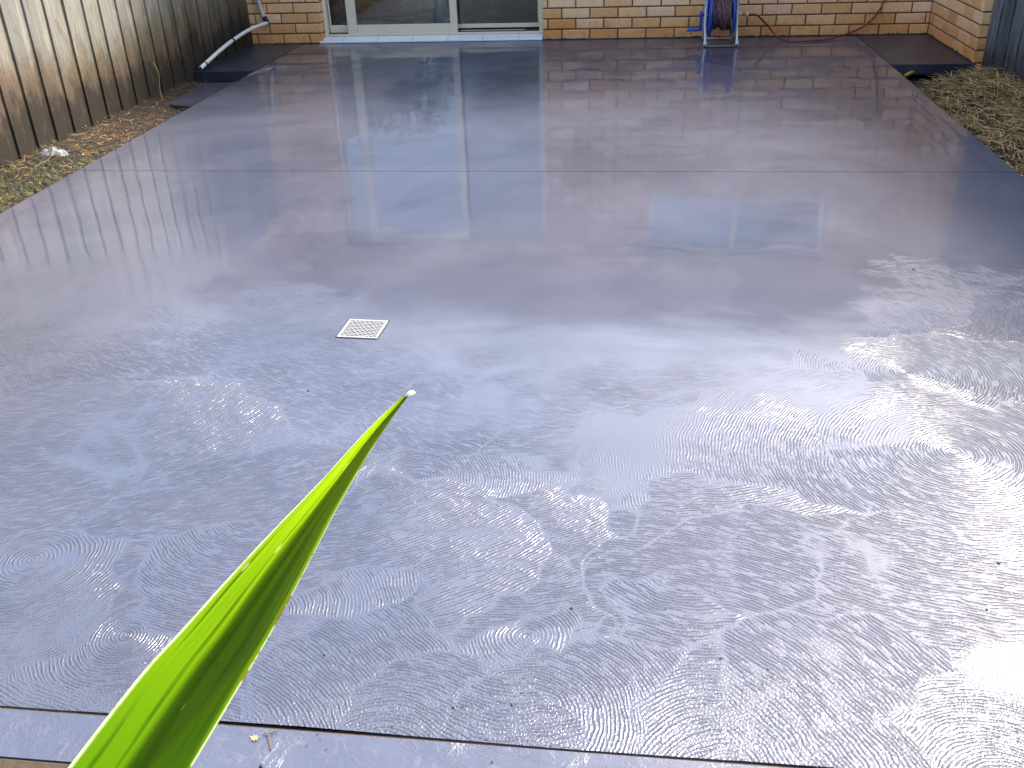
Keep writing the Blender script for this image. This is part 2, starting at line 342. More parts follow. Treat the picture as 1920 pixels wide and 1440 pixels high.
# ------------------------------------------------------------------ mesh helpers
class MB:
    def __init__(s): s.v = []; s.f = []; s.t = []; s.t2 = []
    def add(s, vs, fs, t=.5, t2=.5):
        o = len(s.v); s.v += [tuple(v) for v in vs]; s.f += [tuple(i+o for i in f) for f in fs]
        s.t += list(t) if hasattr(t, '__len__') else [t]*len(vs)
        s.t2 += list(t2) if hasattr(t2, '__len__') else [t2]*len(vs)
    def box(s, x0, x1, y0, y1, z0, z1, t=.5, t2=.5, bev=0.0):
        if bev <= 0:
            vs = [(x, y, z) for z in (z0, z1) for y in (y0, y1) for x in (x0, x1)]
            s.add(vs, [(0, 2, 3, 1), (4, 5, 7, 6), (0, 1, 5, 4), (2, 6, 7, 3), (0, 4, 6, 2), (1, 3, 7, 5)], t, t2); return
        b = bev; bm = []
        X = (x0, x1); Y = (y0, y1); Z = (z0, z1); idx = {}; vs = []
        for i in (0, 1):
            for j in (0, 1):
                for k in (0, 1):
                    sx, sy, sz = (1, -1)[i], (1, -1)[j], (1, -1)[k]
                    for a in range(3):
                        p = [X[i]+sx*b, Y[j]+sy*b, Z[k]+sz*b]; p[a] = (X[i], Y[j], Z[k])[a]
                        idx[i, j, k, a] = len(vs); vs.append(p)
        fs = []
        q = ((0, 0), (1, 0), (1, 1), (0, 1))
        for i in (0, 1):
            fs.append([idx[i, a, b_, 0] for a, b_ in q]); fs.append([idx[a, i, b_, 1] for a, b_ in q]); fs.append([idx[a, b_, i, 2] for a, b_ in q])
        for a in (0, 1):
            for b_ in (0, 1):
                fs.append([idx[a, b_, 0, 0], idx[a, b_, 1, 0], idx[a, b_, 1, 1], idx[a, b_, 0, 1]])
                fs.append([idx[a, 0, b_, 0], idx[a, 1, b_, 0], idx[a, 1, b_, 2], idx[a, 0, b_, 2]])
                fs.append([idx[0, a, b_, 1], idx[1, a, b_, 1], idx[1, a, b_, 2], idx[0, a, b_, 2]])
        for a in (0, 1):
            for b_ in (0, 1):
                for c in (0, 1): fs.append([idx[a, b_, c, 0], idx[a, b_, c, 1], idx[a, b_, c, 2]])
        s.add(vs, fs, t, t2)
    def tube(s, pts, r, n=10, t=.5, cap=True, closed=False):
        pts = [Vector(p) for p in pts]; N = len(pts); rs = r if hasattr(r, '__len__') else [r]*N
        vs = []; prev = None
        for i, p in enumerate(pts):
            a = pts[(i-1) % N] if (closed or i > 0) else p; b = pts[(i+1) % N] if (closed or i < N-1) else p
            d = (b-a).normalized()
            if prev is None:
                u = d.orthogonal().normalized()
            else:
                u = prev - d*prev.dot(d); u = u.normalized() if u.length > 1e-6 else d.orthogonal().normalized()
            prev = u; w_ = d.cross(u)
            for k in range(n):
                an = 2*math.pi*k/n; vs.append(p + (u*math.cos(an)+w_*math.sin(an))*rs[i])
        fs = []
        for i in range(N if closed else N-1):
            j = (i+1) % N
            for k in range(n): fs.append((i*n+k, i*n+(k+1) % n, j*n+(k+1) % n, j*n+k))
        if cap and not closed: fs.append(tuple(range(n))[::-1]); fs.append(tuple((N-1)*n+k for k in range(n)))
        s.add(vs, fs, t)
    def lathe(s, prof, c, axis='X', n=32, t=.5):
        # prof: list of (a along axis, radius)
        vs = []; c = Vector(c)
        for a, r in prof:
            for k in range(n):
                an = 2*math.pi*k/n; q = (math.cos(an)*r, math.sin(an)*r)
                vs.append(c + Vector({'X': (a, q[0], q[1]), 'Y': (q[0], a, q[1]), 'Z': (q[0], q[1], a)}[axis]))
        fs = [(i*n+k, i*n+(k+1) % n, (i+1)*n+(k+1) % n, (i+1)*n+k) for i in range(len(prof)-1) for k in range(n)]
        fs.append(tuple(range(n))[::-1]); fs.append(tuple((len(prof)-1)*n+k for k in range(n)))
        s.add(vs, fs, t)
    def obj(s, name, mat, parent=None, smooth=False):
        me = bpy.data.meshes.new(name); me.from_pydata(s.v, [], s.f); me.update()
        for nm, arr in (('tone', s.t), ('tone2', s.t2)):
            at = me.attributes.new(nm, 'FLOAT', 'POINT'); at.data.foreach_set('value', np.array(arr, dtype=np.float32))
        for m in (mat if isinstance(mat, (list, tuple)) else [mat]): me.materials.append(MATS[m])
        if smooth: me.polygons.foreach_set('use_smooth', [True]*len(me.polygons))
        o = bpy.data.objects.new(name, me); COL.objects.link(o)
        if parent:
            o.parent = parent
            if parent.type == 'EMPTY': o.matrix_parent_inverse = Matrix.Translation(-parent.location)
        return o
def tag(o, label=None, cat=None, group=None, kind=None):
    for k, v in (('label', label), ('category', cat), ('group', group), ('kind', kind)):
        if v: o[k] = v
    return o
def root(name, loc, label, cat, group=None):
    o = bpy.data.objects.new(name, None); COL.objects.link(o); o.location = loc; o.empty_display_size = .1
    return tag(o, label, cat, group)
def bez(pts, n=12):
    P = [Vector(p) for p in pts]; P = [P[0]*2-P[1]] + P + [P[-1]*2-P[-2]]; out = []
    for i in range(1, len(P)-2):
        for k in range(n):
            t = k/n; a, b, c, d = P[i-1:i+3]
            out.append(.5*((2*b)+(c-a)*t+(2*a-5*b+4*c-d)*t*t+(3*b-a-3*c+d)*t**3))
    out.append(P[-2]); return out

WY = 8.657                      # brick face of the house
XL, XR = -2.975, 1.805          # patio edges
YJ, YN = 4.714, 1.168           # cut joint, near joint

# ------------------------------------------------------------------ ground and slabs
def sheet(name, x0, x1, y0, y1, z0, mat, nx=2, ny=2, amp=0, fn=None):
    m = MB(); vs = []
    for j in range(ny):
        for i in range(nx):
            x = x0+(x1-x0)*i/(nx-1); y = y0+(y1-y0)*j/(ny-1); z = z0
            if amp: z += amp*(mnoise.noise(Vector((x*3, y*3, 1)))+.5*mnoise.noise(Vector((x*9, y*9, 4))))
            if fn: z += fn(x, y)
            vs.append((x, y, z))
    m.add(vs, [(j*nx+i, j*nx+i+1, (j+1)*nx+i+1, (j+1)*nx+i) for j in range(ny-1) for i in range(nx-1)])
    o = m.obj(name, mat, smooth=True); o['kind'] = 'structure'; return o
sheet('ground', -250, 250, -250, 250, -.20, 'lawn_ground')
def slab(name, x0, x1, y0, y1, top, th, mat, wav=.0):
    m = MB()
    nx = max(2, int((x1-x0)/.25)); ny = max(2, int((y1-y0)/.25)); b = .0008
    # top sheet with soft arris, then sides
    xs = [x0, x0+b] + list(np.linspace(x0+b, x1-b, nx+2))[1:-1] + [x1-b, x1]; ys = [y0, y0+b] + list(np.linspace(y0+b, y1-b, ny+2))[1:-1] + [y1-b, y1]
    X, Y = len(xs), len(ys); vs = []
    for j, y in enumerate(ys):
        for i, x in enumerate(xs):
            e = i in (0, X-1) or j in (0, Y-1)
            ox = wav*mnoise.noise(Vector((x*2, y*2.3, 7))) if i in (0, X-1) else 0
            oy = wav*mnoise.noise(Vector((x*2.3, y*2, 9))) if j in (0, Y-1) else 0
            vs.append((x+ox, y+oy, top))
    fs = [(j*X+i, j*X+i+1, (j+1)*X+i+1, (j+1)*X+i) for j in range(Y-1) for i in range(X-1)]
    ring = [i for i in range(X)] + [j*X+X-1 for j in range(1, Y)] + [(Y-1)*X+i for i in range(X-2, -1, -1)] + [j*X for j in range(Y-2, 0, -1)]
    o = len(vs); vs += [(vs[k][0], vs[k][1], top-th) for k in ring]; R = len(ring)
    fs += [(ring[(k+1) % R], ring[k], o+k, o+(k+1) % R) for k in range(R)]
    m.add(vs, fs); ob = m.obj(name, mat); ob['kind'] = 'structure'
    return ob
slab('patio_far_slab', XL, XR, YJ+.0028, WY-.01, 0, .17, 'wet_concrete', .006)
slab('patio_near_slab', XL, XR, YN, YJ-.0028, 0, .17, 'wet_concrete', .006)
slab('patio_side_step_left', -3.47, XL-.005, 7.40, WY-.01, .003, .075, 'charcoal_concrete')
slab('patio_side_step_right', XR+.005, 2.385, 7.37, WY-.01, .002, .070, 'charcoal_concrete')
slab('door_side_slab', -1.8, 1.6, 1.058, YN-.005, -.002, .17, 'wet_concrete_plain', .0)
m = MB(); m.box(XL+.01, XR-.01, YJ-.0028, YJ+.0028, -.05, -.0035)
o = m.obj('joint_filler', 'pit_dark'); o['kind'] = 'structure'
m = MB(); m.box(-1.8, 1.6, YN-.005, YN, -.1, -.004)
o = m.obj('joint_filler', 'joint_grit'); o['kind'] = 'structure'
m = MB(); m.box(-1.9, 1.6, .90, 1.052, -.12, .006, bev=.006)
tag(m.obj('timber_sleeper', 'sleeper'), 'dark brown timber edging at bottom left corner below the leaf', 'timber edging')
# trowelled edge lines along both sides are thin score marks
def score(pts, wd, name):
    m = MB(); P = bez(pts, 30); vs = []
    for i, p in enumerate(P):
        q = wd*(.45+.9*abs(mnoise.noise(Vector((p.y*3, p.x, 2)))))
        if mnoise.noise(Vector((p.y*2.1, 5, p.x))) < -.05: q = .0002
        vs += [(p.x-q, p.y, .0012), (p.x+q, p.y, .0012)]
    m.add(vs, [(2*i, 2*i+1, 2*i+3, 2*i+2) for i in range(len(P)-1)]); o = m.obj(name, 'pit_dark'); o['kind'] = 'structure'
score([(XL+.10, 3.6, 0), (XL+.095, 4.6, 0), (XL+.11, 5.6, 0), (XL+.10, 6.6, 0)], .0022, 'edging_score')
score([(XR-.07, 4.4, 0), (XR-.095, 5.0, 0), (XR-.105, 5.7, 0), (XR-.10, 6.3, 0)], .0026, 'edging_score')
# saw-cut joints between patio and the side steps read as dark gaps; concrete spill on the left
m = MB(); P = []
for k in range(26):
    a = 2*math.pi*k/26; r = 1+.25*mnoise.noise(Vector((math.cos(a)*1.3, math.sin(a)*1.3, 3)))
    P.append((-3.15+.19*r*math.copysign(abs(math.cos(a))**.45, math.cos(a)), 6.90+.40*r*math.copysign(abs(math.sin(a))**.5, math.sin(a))))
m.add([(x, y, -.055) for x, y in P] + [(x*1.0, y, -.12) for x, y in P], [tuple(range(26))] + [(k, 26+k, 26+(k+1) % 26, (k+1) % 26) for k in range(26)])
o = m.obj('concrete_spill', 'charcoal_concrete'); o['kind'] = 'structure'
def left_z(x, y): return .045*max(0, min(1, (-3.0-x)/.5)) if y < 7.4 else 0
sheet('soil_strip', -3.95, -2.96, .2, 8.7, -.105, 'soil', 20, 150, .018, left_z)
def right_z(x, y):
    k = max(0, min(1, (x-1.85)/.5)); return (.105*k*k*(3-2*k))*(1 if y < 7.0 else max(0, 1-(y-7.0)/.35))
sheet('side_ground_right', 1.79, 2.85, .5, 8.0, -.115, 'soil', 20, 130, .02, right_z)

# ------------------------------------------------------------------ grass and straw (uncountable)
def strand(m, p, az, ln, wd, lift, bend, t):
    d = Vector((math.cos(az), math.sin(az), 0)); s_ = Vector((-d.y, d.x, 0)); vs = []
    for i in range(4):
        k = i/3; q = p + d*ln*k*(1-.25*bend*k) + Vector((0, 0, 1))*(lift*ln*(k-bend*k*k)) + s_*(.18*ln*math.sin(3*k)*math.sin(az*7))
        ww = wd*(1-.75*k); vs += [q-s_*ww+Vector((0, 0, ww*.5)), q+s_*ww]
    m.add(vs, [(0, 1, 3, 2), (2, 3, 5, 4), (4, 5, 7, 6)], t)
def zleft(x, y): return -.105+left_z(x, y)+.018*(mnoise.noise(Vector((x*3, y*3, 1)))+.5*mnoise.noise(Vector((x*9, y*9, 4))))
def zright(x, y): return -.115+right_z(x, y)+.02*(mnoise.noise(Vector((x*3, y*3, 1)))+.5*mnoise.noise(Vector((x*9, y*9, 4))))
bags = {k: MB() for k in ('straw', 'straw_pale', 'straw_dark')}
for i in range(30000):                                      # right side: a heap of dry clippings
    y = random.uniform(3.4, 7.15); x = random.uniform(XR+.02, 2.62)
    k = (x-XR)/.7; dens = .25+.9*k + .5*mnoise.noise(Vector((x*4, y*4, 0)))
    if y > 6.9: dens -= (y-6.9)*2
    if random.random() > dens: continue
    q = random.random(); b = bags['straw' if q < .5 else 'straw_pale' if q < .72 else 'straw_dark']
    strand(b, Vector((x, y, zright(x, y)+random.uniform(0, .035+.03*k))), random.uniform(0, 6.28), random.uniform(.04, .15), random.uniform(.0010, .0028), random.uniform(-.1, .6), random.uniform(.5, 1.3), 0)
for i in range(12000):                                       # left: sparse litter
    y = random.uniform(3.6, 7.3); x = random.uniform(-3.60, XL-.02)
    dens = .34 + .55*mnoise.noise(Vector((x*3, y*2.2, 3)))+(.25 if 5.3 < y < 6.3 else 0)
    if random.random() > dens: continue
    q = random.random(); b = bags['straw' if q < .16 else 'straw_pale' if q < .175 else 'straw_dark']
    strand(b, Vector((x, y, zleft(x, y)+random.uniform(0, .02))), random.uniform(0, 6.28), random.uniform(.02, .09), random.uniform(.001, .0022), random.uniform(-.1, .45), random.uniform(.5, 1.3), 0)
for k, b in bags.items():
    tag(b.obj({'straw': 'dry_grass', 'straw_pale': 'dry_grass', 'straw_dark': 'dry_grass'}[k], k),
        {'straw': 'tan dry grass clippings lying in the strips beside the slab', 'straw_pale': 'pale bleached grass blades on top of the clippings', 'straw_dark': 'dark brown rotting grass litter on the soil'}[k], 'dry grass', kind='stuff')
gb = MB(); lb = MB()
for i in range(9000):
    if random.random() < .55:
        y = random.uniform(3.3, 5.4); x = random.uniform(-3.62, XL-.01); dens = .7*(1 if y < 4.75 else max(0, 1-(y-4.75)/1.0)) + .3*mnoise.noise(Vector((x*4, y*4, 9))); z = zleft(x, y); L = random.uniform(.02, .075)
    else:
        y = random.uniform(3.6, 7.25); x = random.uniform(XR+.01, 2.5); dens = 1.1*max(0, 1-(x-XR)/.42)+(.6 if y > 6.5 and x < 2.3 else 0)+.35*mnoise.noise(Vector((x*5, y*5, 9))); z = zright(x, y); L = random.uniform(.015, .05)
    if random.random() > dens: continue
    strand(lb if (x < 0 and y < 4.7 and random.random() < .5) or random.random() < .12 else gb, Vector((x, y, z)), random.uniform(0, 6.28), L, random.uniform(.0012, .003), random.uniform(.4, 1.5), random.uniform(.3, .9), 0)
tag(gb.obj('green_grass', 'blade_green'), 'short dark green grass growing along the slab edges', 'grass', kind='stuff')
tag(lb.obj('green_grass', 'blade_lime'), 'yellow green weeds thickest at the left edge of the slab', 'grass', kind='stuff')

# ------------------------------------------------------------------ house
H = root('brick_house', (0, WY, 0), 'cream and orange brick house wall with sliding glass door behind the wet patio', 'house')
def brick_run(mb, mo, a0, a1, z0, z1, phase, place, openings=(), quoin=None):
    """bricks along a (horizontal) from a0 to a1; place(a, depth, z)->xyz; depth 0 = face"""
    course, BL, g = .086, .24, .0105
    k = 0; z = z0
    while z < z1-.01:
        zb, zt = z + g/2, min(z+course-g/2, z1)
        off = phase + (BL/2 if k % 2 else 0)
        a = off - math.ceil((off-a0)/BL+1)*BL
        while a < a1:
            s0, s1 = max(a+g/2, a0), min(a+BL-g/2, a1)
            segs = [(s0, s1)]
            for (o0, o1, oz0, oz1) in openings:
                if zt > oz0+.02 and zb < oz1-.02:
                    ns = []
                    for p, q in segs:
                        if q <= o0 or p >= o1: ns.append((p, q)); continue
                        if p < o0: ns.append((p, o0))
                        if q > o1: ns.append((o1, q))
                    segs = ns
            for p, q in segs:
                if q-p < .02: continue
                b = .005; j = random.uniform(-.0012, .0012); zj = random.uniform(-.001, .001)
                vs = [place(p, .014, zb), place(q, .014, zb), place(q, .014, zt), place(p, .014, zt),
                      place(p, b+j, zb+zj), place(q, b+j, zb+zj), place(q, b+j, zt+zj), place(p, b+j, zt+zj),
                      place(p+b, j, zb+b+zj), place(q-b, j, zb+b+zj), place(q-b, j, zt-b+zj), place(p+b, j, zt-b+zj)]
                mb.add(vs, [(8, 9, 10, 11), (0, 1, 5, 4), (1, 2, 6, 5), (2, 3, 7, 6), (3, 0, 4, 7), (4, 5, 9, 8), (5, 6, 10, 9), (6, 7, 11, 10), (7, 4, 8, 11)],
                       min(1, max(0, random.gauss(.52, .27))), random.random())
            a += BL
        z += course; k += 1
DX0, DX1, DH = -2.797, -.822, 1.90
WX0, WX1, WZ0, WZ1 = .13, 1.75, 1.40, 1.935
TOP = 2.42
bw = MB(); mw = MB()
Z0 = .0849-.086
pf = lambda a, d, z: (a, WY+d, z)
brick_run(bw, mw, -6.5, DX0, Z0, TOP, -3.1577, pf)
brick_run(bw, mw, DX1, 2.372, Z0, TOP, .0611, pf, [(WX0, WX1, WZ0, WZ1)])
brick_run(bw, mw, DX0, DX1, Z0+.086*22, TOP, .0611, pf)
# door and window reveals in brick
for (xe, sgn) in ((DX0, 1), (DX1, -1)):
    brick_run(bw, mw, 0.0, .10, Z0, DH, 0, lambda a, d, z, xe=xe, sgn=sgn: (xe-sgn*d*1.0+sgn*.0005, WY+.006+a, z))
bw.obj('wall', 'brick', H)
m = MB()
def wallbox(x0, x1, z0, z1): m.box(x0, x1, WY+.010, WY+.11, z0, z1)
wallbox(-6.5, DX0-.010, -.2, TOP); wallbox(DX1+.010, WX0, -.2, TOP); wallbox(WX0, WX1, -.2, WZ0); wallbox(WX0, WX1, WZ1, TOP); wallbox(WX1, 2.45, -.2, TOP); wallbox(DX0-.010, DX1+.010, DH+.0, TOP)
m.obj('mortar', 'mortar', H)
# the wall that returns towards us on the right
m2 = MB()
XC = 2.372
brick_run(m2, None, 7.40, WY, Z0-.086, TOP, WY-.12, lambda a, d, z: (XC+d, a, z))
brick_run(m2, None, XC, 5.0, Z0-.086, TOP, XC+.0, lambda a, d, z: (a, 7.40+d, z))
m2.obj('side_wall', 'brick', H)
m = MB(); m.box(XC+.010, XC+.10, 7.41, WY+.01, -.2, TOP); m.box(XC+.10, 5.0, 7.41, 7.50, -.2, TOP); m.obj('side_mortar', 'mortar', H)
# black smear of coating along the foot of the walls
def smear(name, place, a0, a1, hgt):
    m = MB(); N = int((a1-a0)/.006); vs = []
    for i in range(N+1):
        a = a0+(a1-a0)*i/N
        h = hgt*(.55+.75*abs(mnoise.noise(Vector((a*7, 1, 2))))+.55*mnoise.noise(Vector((a*55, 3, 2))))
        vs += [place(a, 0), place(a, max(.002, h))]
    m.add(vs, [(2*i, 2*i+2, 2*i+3, 2*i+1) for i in range(N)]); m.obj(name, 'coating_black', H)
simple('coating_black', (.035, .035, .042), .5, .2, 40)
smear('coating_smear', lambda a, h: (a, WY-.0035, h), -3.42, DX0, .010)
smear('coating_smear', lambda a, h: (a, WY-.0035, h), DX1, XC-.004, .015)
smear('coating_smear', lambda a, h: (XC-.0035, a, h), 7.42, WY-.004, .020)

# sliding door
D = MB(); FY = WY+.07                               # front plane of the door frame
jm = .05
def frame(x0, x1, z0, z1, y0, y1, wl, wr, wb, wt, name, parent, mat='cream_metal'):
    m = MB(); b = .003
    m.box(x0, x0+wl, y0, y1, z0, z1, bev=b); m.box(x1-wr, x1, y0, y1, z0, z1, bev=b)
    m.box(x0+wl+.0002, x1-wr-.0002, y0+.002, y1-.002, z0, z0+wb, bev=b); m.box(x0+wl+.0002, x1-wr-.0002, y0+.002, y1-.002, z1-wt, z1, bev=b)
    return m.obj(name, mat, parent)
door = frame(DX0+.003, DX1-.003, .045, DH-.002, FY, FY+.11, .032, .036, .022, .05, 'door', H)
def pane(name, x0, x1, z0, z1, y, parent, mat='dark_glass'):
    m = MB(); m.box(x0, x1, y, y+.005, z0, z1); return m.obj(name, mat, parent)
ZB = .067
frame(-2.58, -1.585, ZB, DH-.052, FY+.006, FY+.040, .085, .062, .072, .07, 'sliding_panel', door)
pane('pane', -2.495, -1.647, ZB+.072, DH-.122, FY+.020, door)
frame(-2.755, -1.72, ZB+.004, DH-.052, FY+.048, FY+.080, .012, .05, .062, .07, 'fixed_panel', door)
pane('pane', -2.743, -1.77, ZB+.066, DH-.122, FY+.060, door)
frame(-1.72, -.868, ZB+.018, DH-.052, FY+.088, FY+.106, .03, .012, .036, .05, 'screen_panel', door)
pane('pane', -1.69, -.880, ZB+.054, DH-.102, FY+.096, door, 'fly_screen')
m = MB(); m.box(-1.583, DX1-.04, FY+.002, FY+.086, ZB-.0, ZB+.006); m.obj('track', 'track_black', door); m = MB(); m.box(-2.76, -2.582, FY+.002, FY+.046, ZB, ZB+.003); m.obj('track', 'track_black', door)
m = MB(); m.box(-1.56, -.99, FY+.030, FY+.040, ZB+.006, ZB+.010); m.obj('track_rail', 'cream_metal', door)
m = MB(); m.box(-2.565, -2.545, FY-.012, FY+.006, .95, 1.15, bev=.004); m.obj('door_handle', 'cream_metal', door)
# white tiled sill
ti = MB(); px = DX0-.02; edges = [DX0+.004, -2.72+.08]
x = DX0+.004; nxt = -2.40
xs = [DX0+.004, -2.355, -2.05, -1.745, -1.44, -1.135, DX1-.004]
xs = [DX0-.03] + [DX0+.185+.315*k for k in range(6)] + [DX1-.004]
for a, b in zip(xs[:-1], xs[1:]):
    vs = []
    a += .0015; b -= .0015
    for (y, z) in ((WY-.012, .003), (WY-.012, .012), (WY-.008, .017), (FY+.0, .045)):
        xa = max(a, DX0+.004) if y > WY-.005 else a
        vs += [(xa, y, z), (b, y, z)]
    ti.add(vs, [(0, 1, 3, 2), (2, 3, 5, 4), (4, 5, 7, 6)])
sill = ti.obj('sill', 'white_tile', H)
m = MB(); m.box(DX0, DX1, WY-.005, FY+.02, -.05, .0045); m.obj('sill_bed', 'mortar', H)
# high window
win = frame(WX0+.004, WX1-.004, WZ0+.004, WZ1-.004, WY+.03, WY+.09, .045, .045, .045, .045, 'window', H)
m = MB(); m.box(.905, .955, WY+.034, WY+.086, WZ0+.049, WZ1-.049, bev=.003); m.obj('mullion', 'cream_metal', win)
pane('pane', WX0+.05, .905, WZ0+.049, WZ1-.049, WY+.06, win); pane('pane', .955, WX1-.05, WZ0+.049, WZ1-.049, WY+.065, win)
# eaves, gutter, roof
m = MB(); m.box(-6.6, XC+3, WY-.50, WY+.15, TOP, TOP+.02); m.box(-6.6, XC+3, 6.9, WY-.501, TOP, TOP+.02) if False else None
m.obj('soffit', 'eave_white', H)
m = MB(); m.box(-6.6, 5.0, WY-.60, WY-.501, TOP-.02, TOP+.14, bev=.01); m.obj('gutter', 'cream_metal', H)
m = MB(); m.add([(-6.7, WY-.58, TOP+.145), (5.2, WY-.58, TOP+.145), (5.2, WY+4.5, TOP+2.2), (-6.7, WY+4.5, TOP+2.2), (5.2, WY+9.5, TOP+.145), (-6.7, WY+9.5, TOP+.145)],
      [(0, 1, 2, 3), (3, 2, 4, 5)]); m.obj('roof', 'roof_tile', H)
# interior seen through the panes
m = MB(); x0, x1, y0, y1 = -6.4, 2.3, WY+.20, WY+5
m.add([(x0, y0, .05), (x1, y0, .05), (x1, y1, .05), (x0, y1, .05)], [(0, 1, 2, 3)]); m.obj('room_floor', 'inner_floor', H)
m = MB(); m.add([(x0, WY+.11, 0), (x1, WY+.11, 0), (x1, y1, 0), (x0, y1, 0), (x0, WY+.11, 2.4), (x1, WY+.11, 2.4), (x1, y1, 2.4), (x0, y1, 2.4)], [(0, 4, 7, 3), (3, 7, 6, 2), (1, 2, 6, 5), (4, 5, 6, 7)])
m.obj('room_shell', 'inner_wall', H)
# curtain edge, strip and timber leg indoors
def fold(name, x0, x1, y, z0, z1, mat, label, cat):
    m = MB(); N = 24; vs = []
    for i in range(N+1):
        a = x0+(x1-x0)*i/N; vs += [(a, y+.025*math.sin(i*1.4), z0), (a, y+.025*math.sin(i*1.4), z1)]
    m.add(vs, [(2*i, 2*i+2, 2*i+3, 2*i+1) for i in range(N)]); tag(m.obj(name, mat, smooth=True), label, cat)
fold('curtain', -1.90, -1.80, WY+.30, .06, 1.95, 'curtain_pale', 'pale curtain edge hanging inside the dark glass door', 'curtain')
m = MB(); m.box(-2.73, -2.66, WY+.215, WY+.25, .055, 2.0, bev=.004); tag(m.obj('blind_post', 'curtain_pale'), 'cream upright strip standing inside the left edge of the glass door', 'upright strip')
CB = root('side_table', (-1.35, WY+.55, .05), 'orange timber table leg seen through the right pane of the door', 'table')
m = MB()
for ax in (-1.40, -.95):
    m = MB(); m.box(ax-.03, ax+.03, WY+.50, WY+.56, .051, .60, bev=.006); m.obj('leg', 'cabinet_wood', CB)
m = MB(); m.box(-1.45, -.90, WY+.45, WY+.95, .601, .63, bev=.006); m.obj('tabletop', 'cabinet_wood', CB)
for ax in (-1.40, -.95):
    m = MB(); m.box(ax-.03, ax+.03, WY+.86, WY+.92, .051, .60, bev=.006); m.obj('leg', 'cabinet_wood', CB)

# ------------------------------------------------------------------ fences
def fence(name, p0, p1, z0, z1, bw_, mat, side, label, ztop_var=.01):
    p0 = Vector(p0); p1 = Vector(p1); L = (p1-p0).length; d = (p1-p0)/L; nrm = Vector((d.y, -d.x))*side
    R = root(name, (p0.x, p0.y, z0), label, 'fence'); R['group'] = ''
    del R['group']
    m = MB(); s = 0; i = 0
    while s < L:
        wd = bw_*random.uniform(.93, 1.05); off = .012 if i % 2 else 0.0; e = s+wd*(1.0 if i % 2 else 1.0)
        ov = .008 if i % 2 else -.001
        a, b = s-ov, min(e, L)+ov; th = .013; cup = random.uniform(-.002, .002); ln = random.uniform(-.004, .004)
        t, t2 = random.random(), random.random(); zt = z1+random.uniform(-ztop_var, ztop_var); vs = []
        N = 8
        for k in range(N+1):
            z = z0+(zt-z0)*k/N; wv = .002*mnoise.noise(Vector((s*9, z*2, 1)))
            for (q, dd) in ((a+wv, 0), ((a+b)/2, cup), (b+wv, 0), (b+wv, -th), (a+wv, -th)):
                P = p0 + d*q + nrm*(off+dd+ln*(k/N)); vs.append((P.x, P.y, z))
        fs = []
        for k in range(N):
            for j in range(5): fs.append((k*5+j, k*5+(j+1) % 5, (k+1)*5+(j+1) % 5, (k+1)*5+j))
        fs.append(tuple(N*5+j for j in range(5)))
        m.add(vs, fs, t, t2); s += wd; i += 1
    m.obj('paling_panel', mat, R)
    for zz in (z0+.3, z1-.25):
        m = MB(); vs = []
        for q in (0, L):
            for (dd, z) in ((-.016, zz), (-.054, zz), (-.054, zz+.07), (-.016, zz+.07)):
                P = p0+d*q+nrm*dd; vs.append((P.x, P.y, z))
        m.add(vs, [(0, 1, 5, 4), (1, 2, 6, 5), (2, 3, 7, 6), (3, 0, 4, 7), (0, 3, 2, 1), (4, 5, 6, 7)]); m.obj('rail', mat, R)
    q = .05
    while q < L:
        m = MB(); P = p0+d*q+nrm*(-.10); m.box(P.x-.04, P.x+.04, P.y-.045, P.y+.045, z0-.1, z1+.02); m.obj('post', mat, R); q += 2.4
    return R
fence('paling_fence', (-3.435, 8.62), (-3.86, -1.0), -.14, 1.62, .098, 'fence_wood_left', -1, 'tall weathered grey fence with brown damp foot along the left of the patio')
fence('paling_fence', (2.43, 7.385), (2.62, -1.0), -.14, 1.75, .10, 'fence_wood_right', 1, 'dark blackened paling fence at the right beyond the dry grass')

# ------------------------------------------------------------------ hose reel
RL = root('hose_reel', (.665, 8.40, 0), 'blue and grey hose reel standing against the brick wall', 'hose reel')
cy, cz, rad = 8.40, .225, .175
def disc(x, sgn):
    m = MB(); N = 48
    m.lathe([(-.004, .03), (-.004, rad-.012), (-.010*sgn-.004, rad), (-.010*sgn+.008, rad), (.006, rad-.012), (.006, .03)], (x, cy, cz), 'X', N)
    for k in range(8):
        a = k*math.pi/4; d = Vector((0, math.cos(a), math.sin(a))); c = Vector((x+.008*sgn, cy, cz))
        m.tube([c+d*.03, c+d*(rad-.02)], .004, 6)
    m.obj('side_disc', 'reel_blue', RL, True)
disc(.566, -1); disc(.760, 1)
m = MB(); m.lathe([(0, .05), (.19, .05)], (.568, cy, cz), 'X', 32); m.obj('drum', 'reel_blue', RL, True)
m = MB(); pts = []; T = 30; random.seed(3)
layers = [(0, .085), (1, .098), (2, .110), (3, .121)]
for li, r in layers:
    turns = 11 if li < 2 else (10 if li == 2 else 6); n = turns*22
    for i in range(n):
        a = 2*math.pi*i/22; u = i/n
        if li < 2: xx = .586+.155*(u if li % 2 == 0 else 1-u)
        else: xx = .590+.148*(.5-.5*math.cos(u*math.pi*(3 if li == 2 else 5)))+.004*math.sin(a*1.7)
        rr = r+.004*math.sin(i*.37)
        pts.append((min(.742, max(.584, xx)), cy+rr*math.cos(a), cz+rr*math.sin(a)))
pts.append((.742, cy-.118, cz-.03)); pts.append((.748, cy-.13, cz-.10)); pts.append((.752, cy-.10, cz-.165)); pts.append((.735, cy-.14, .035))
m.tube(pts, .0068, 7); m.obj('wound_hose', 'hose_wound', RL, True)
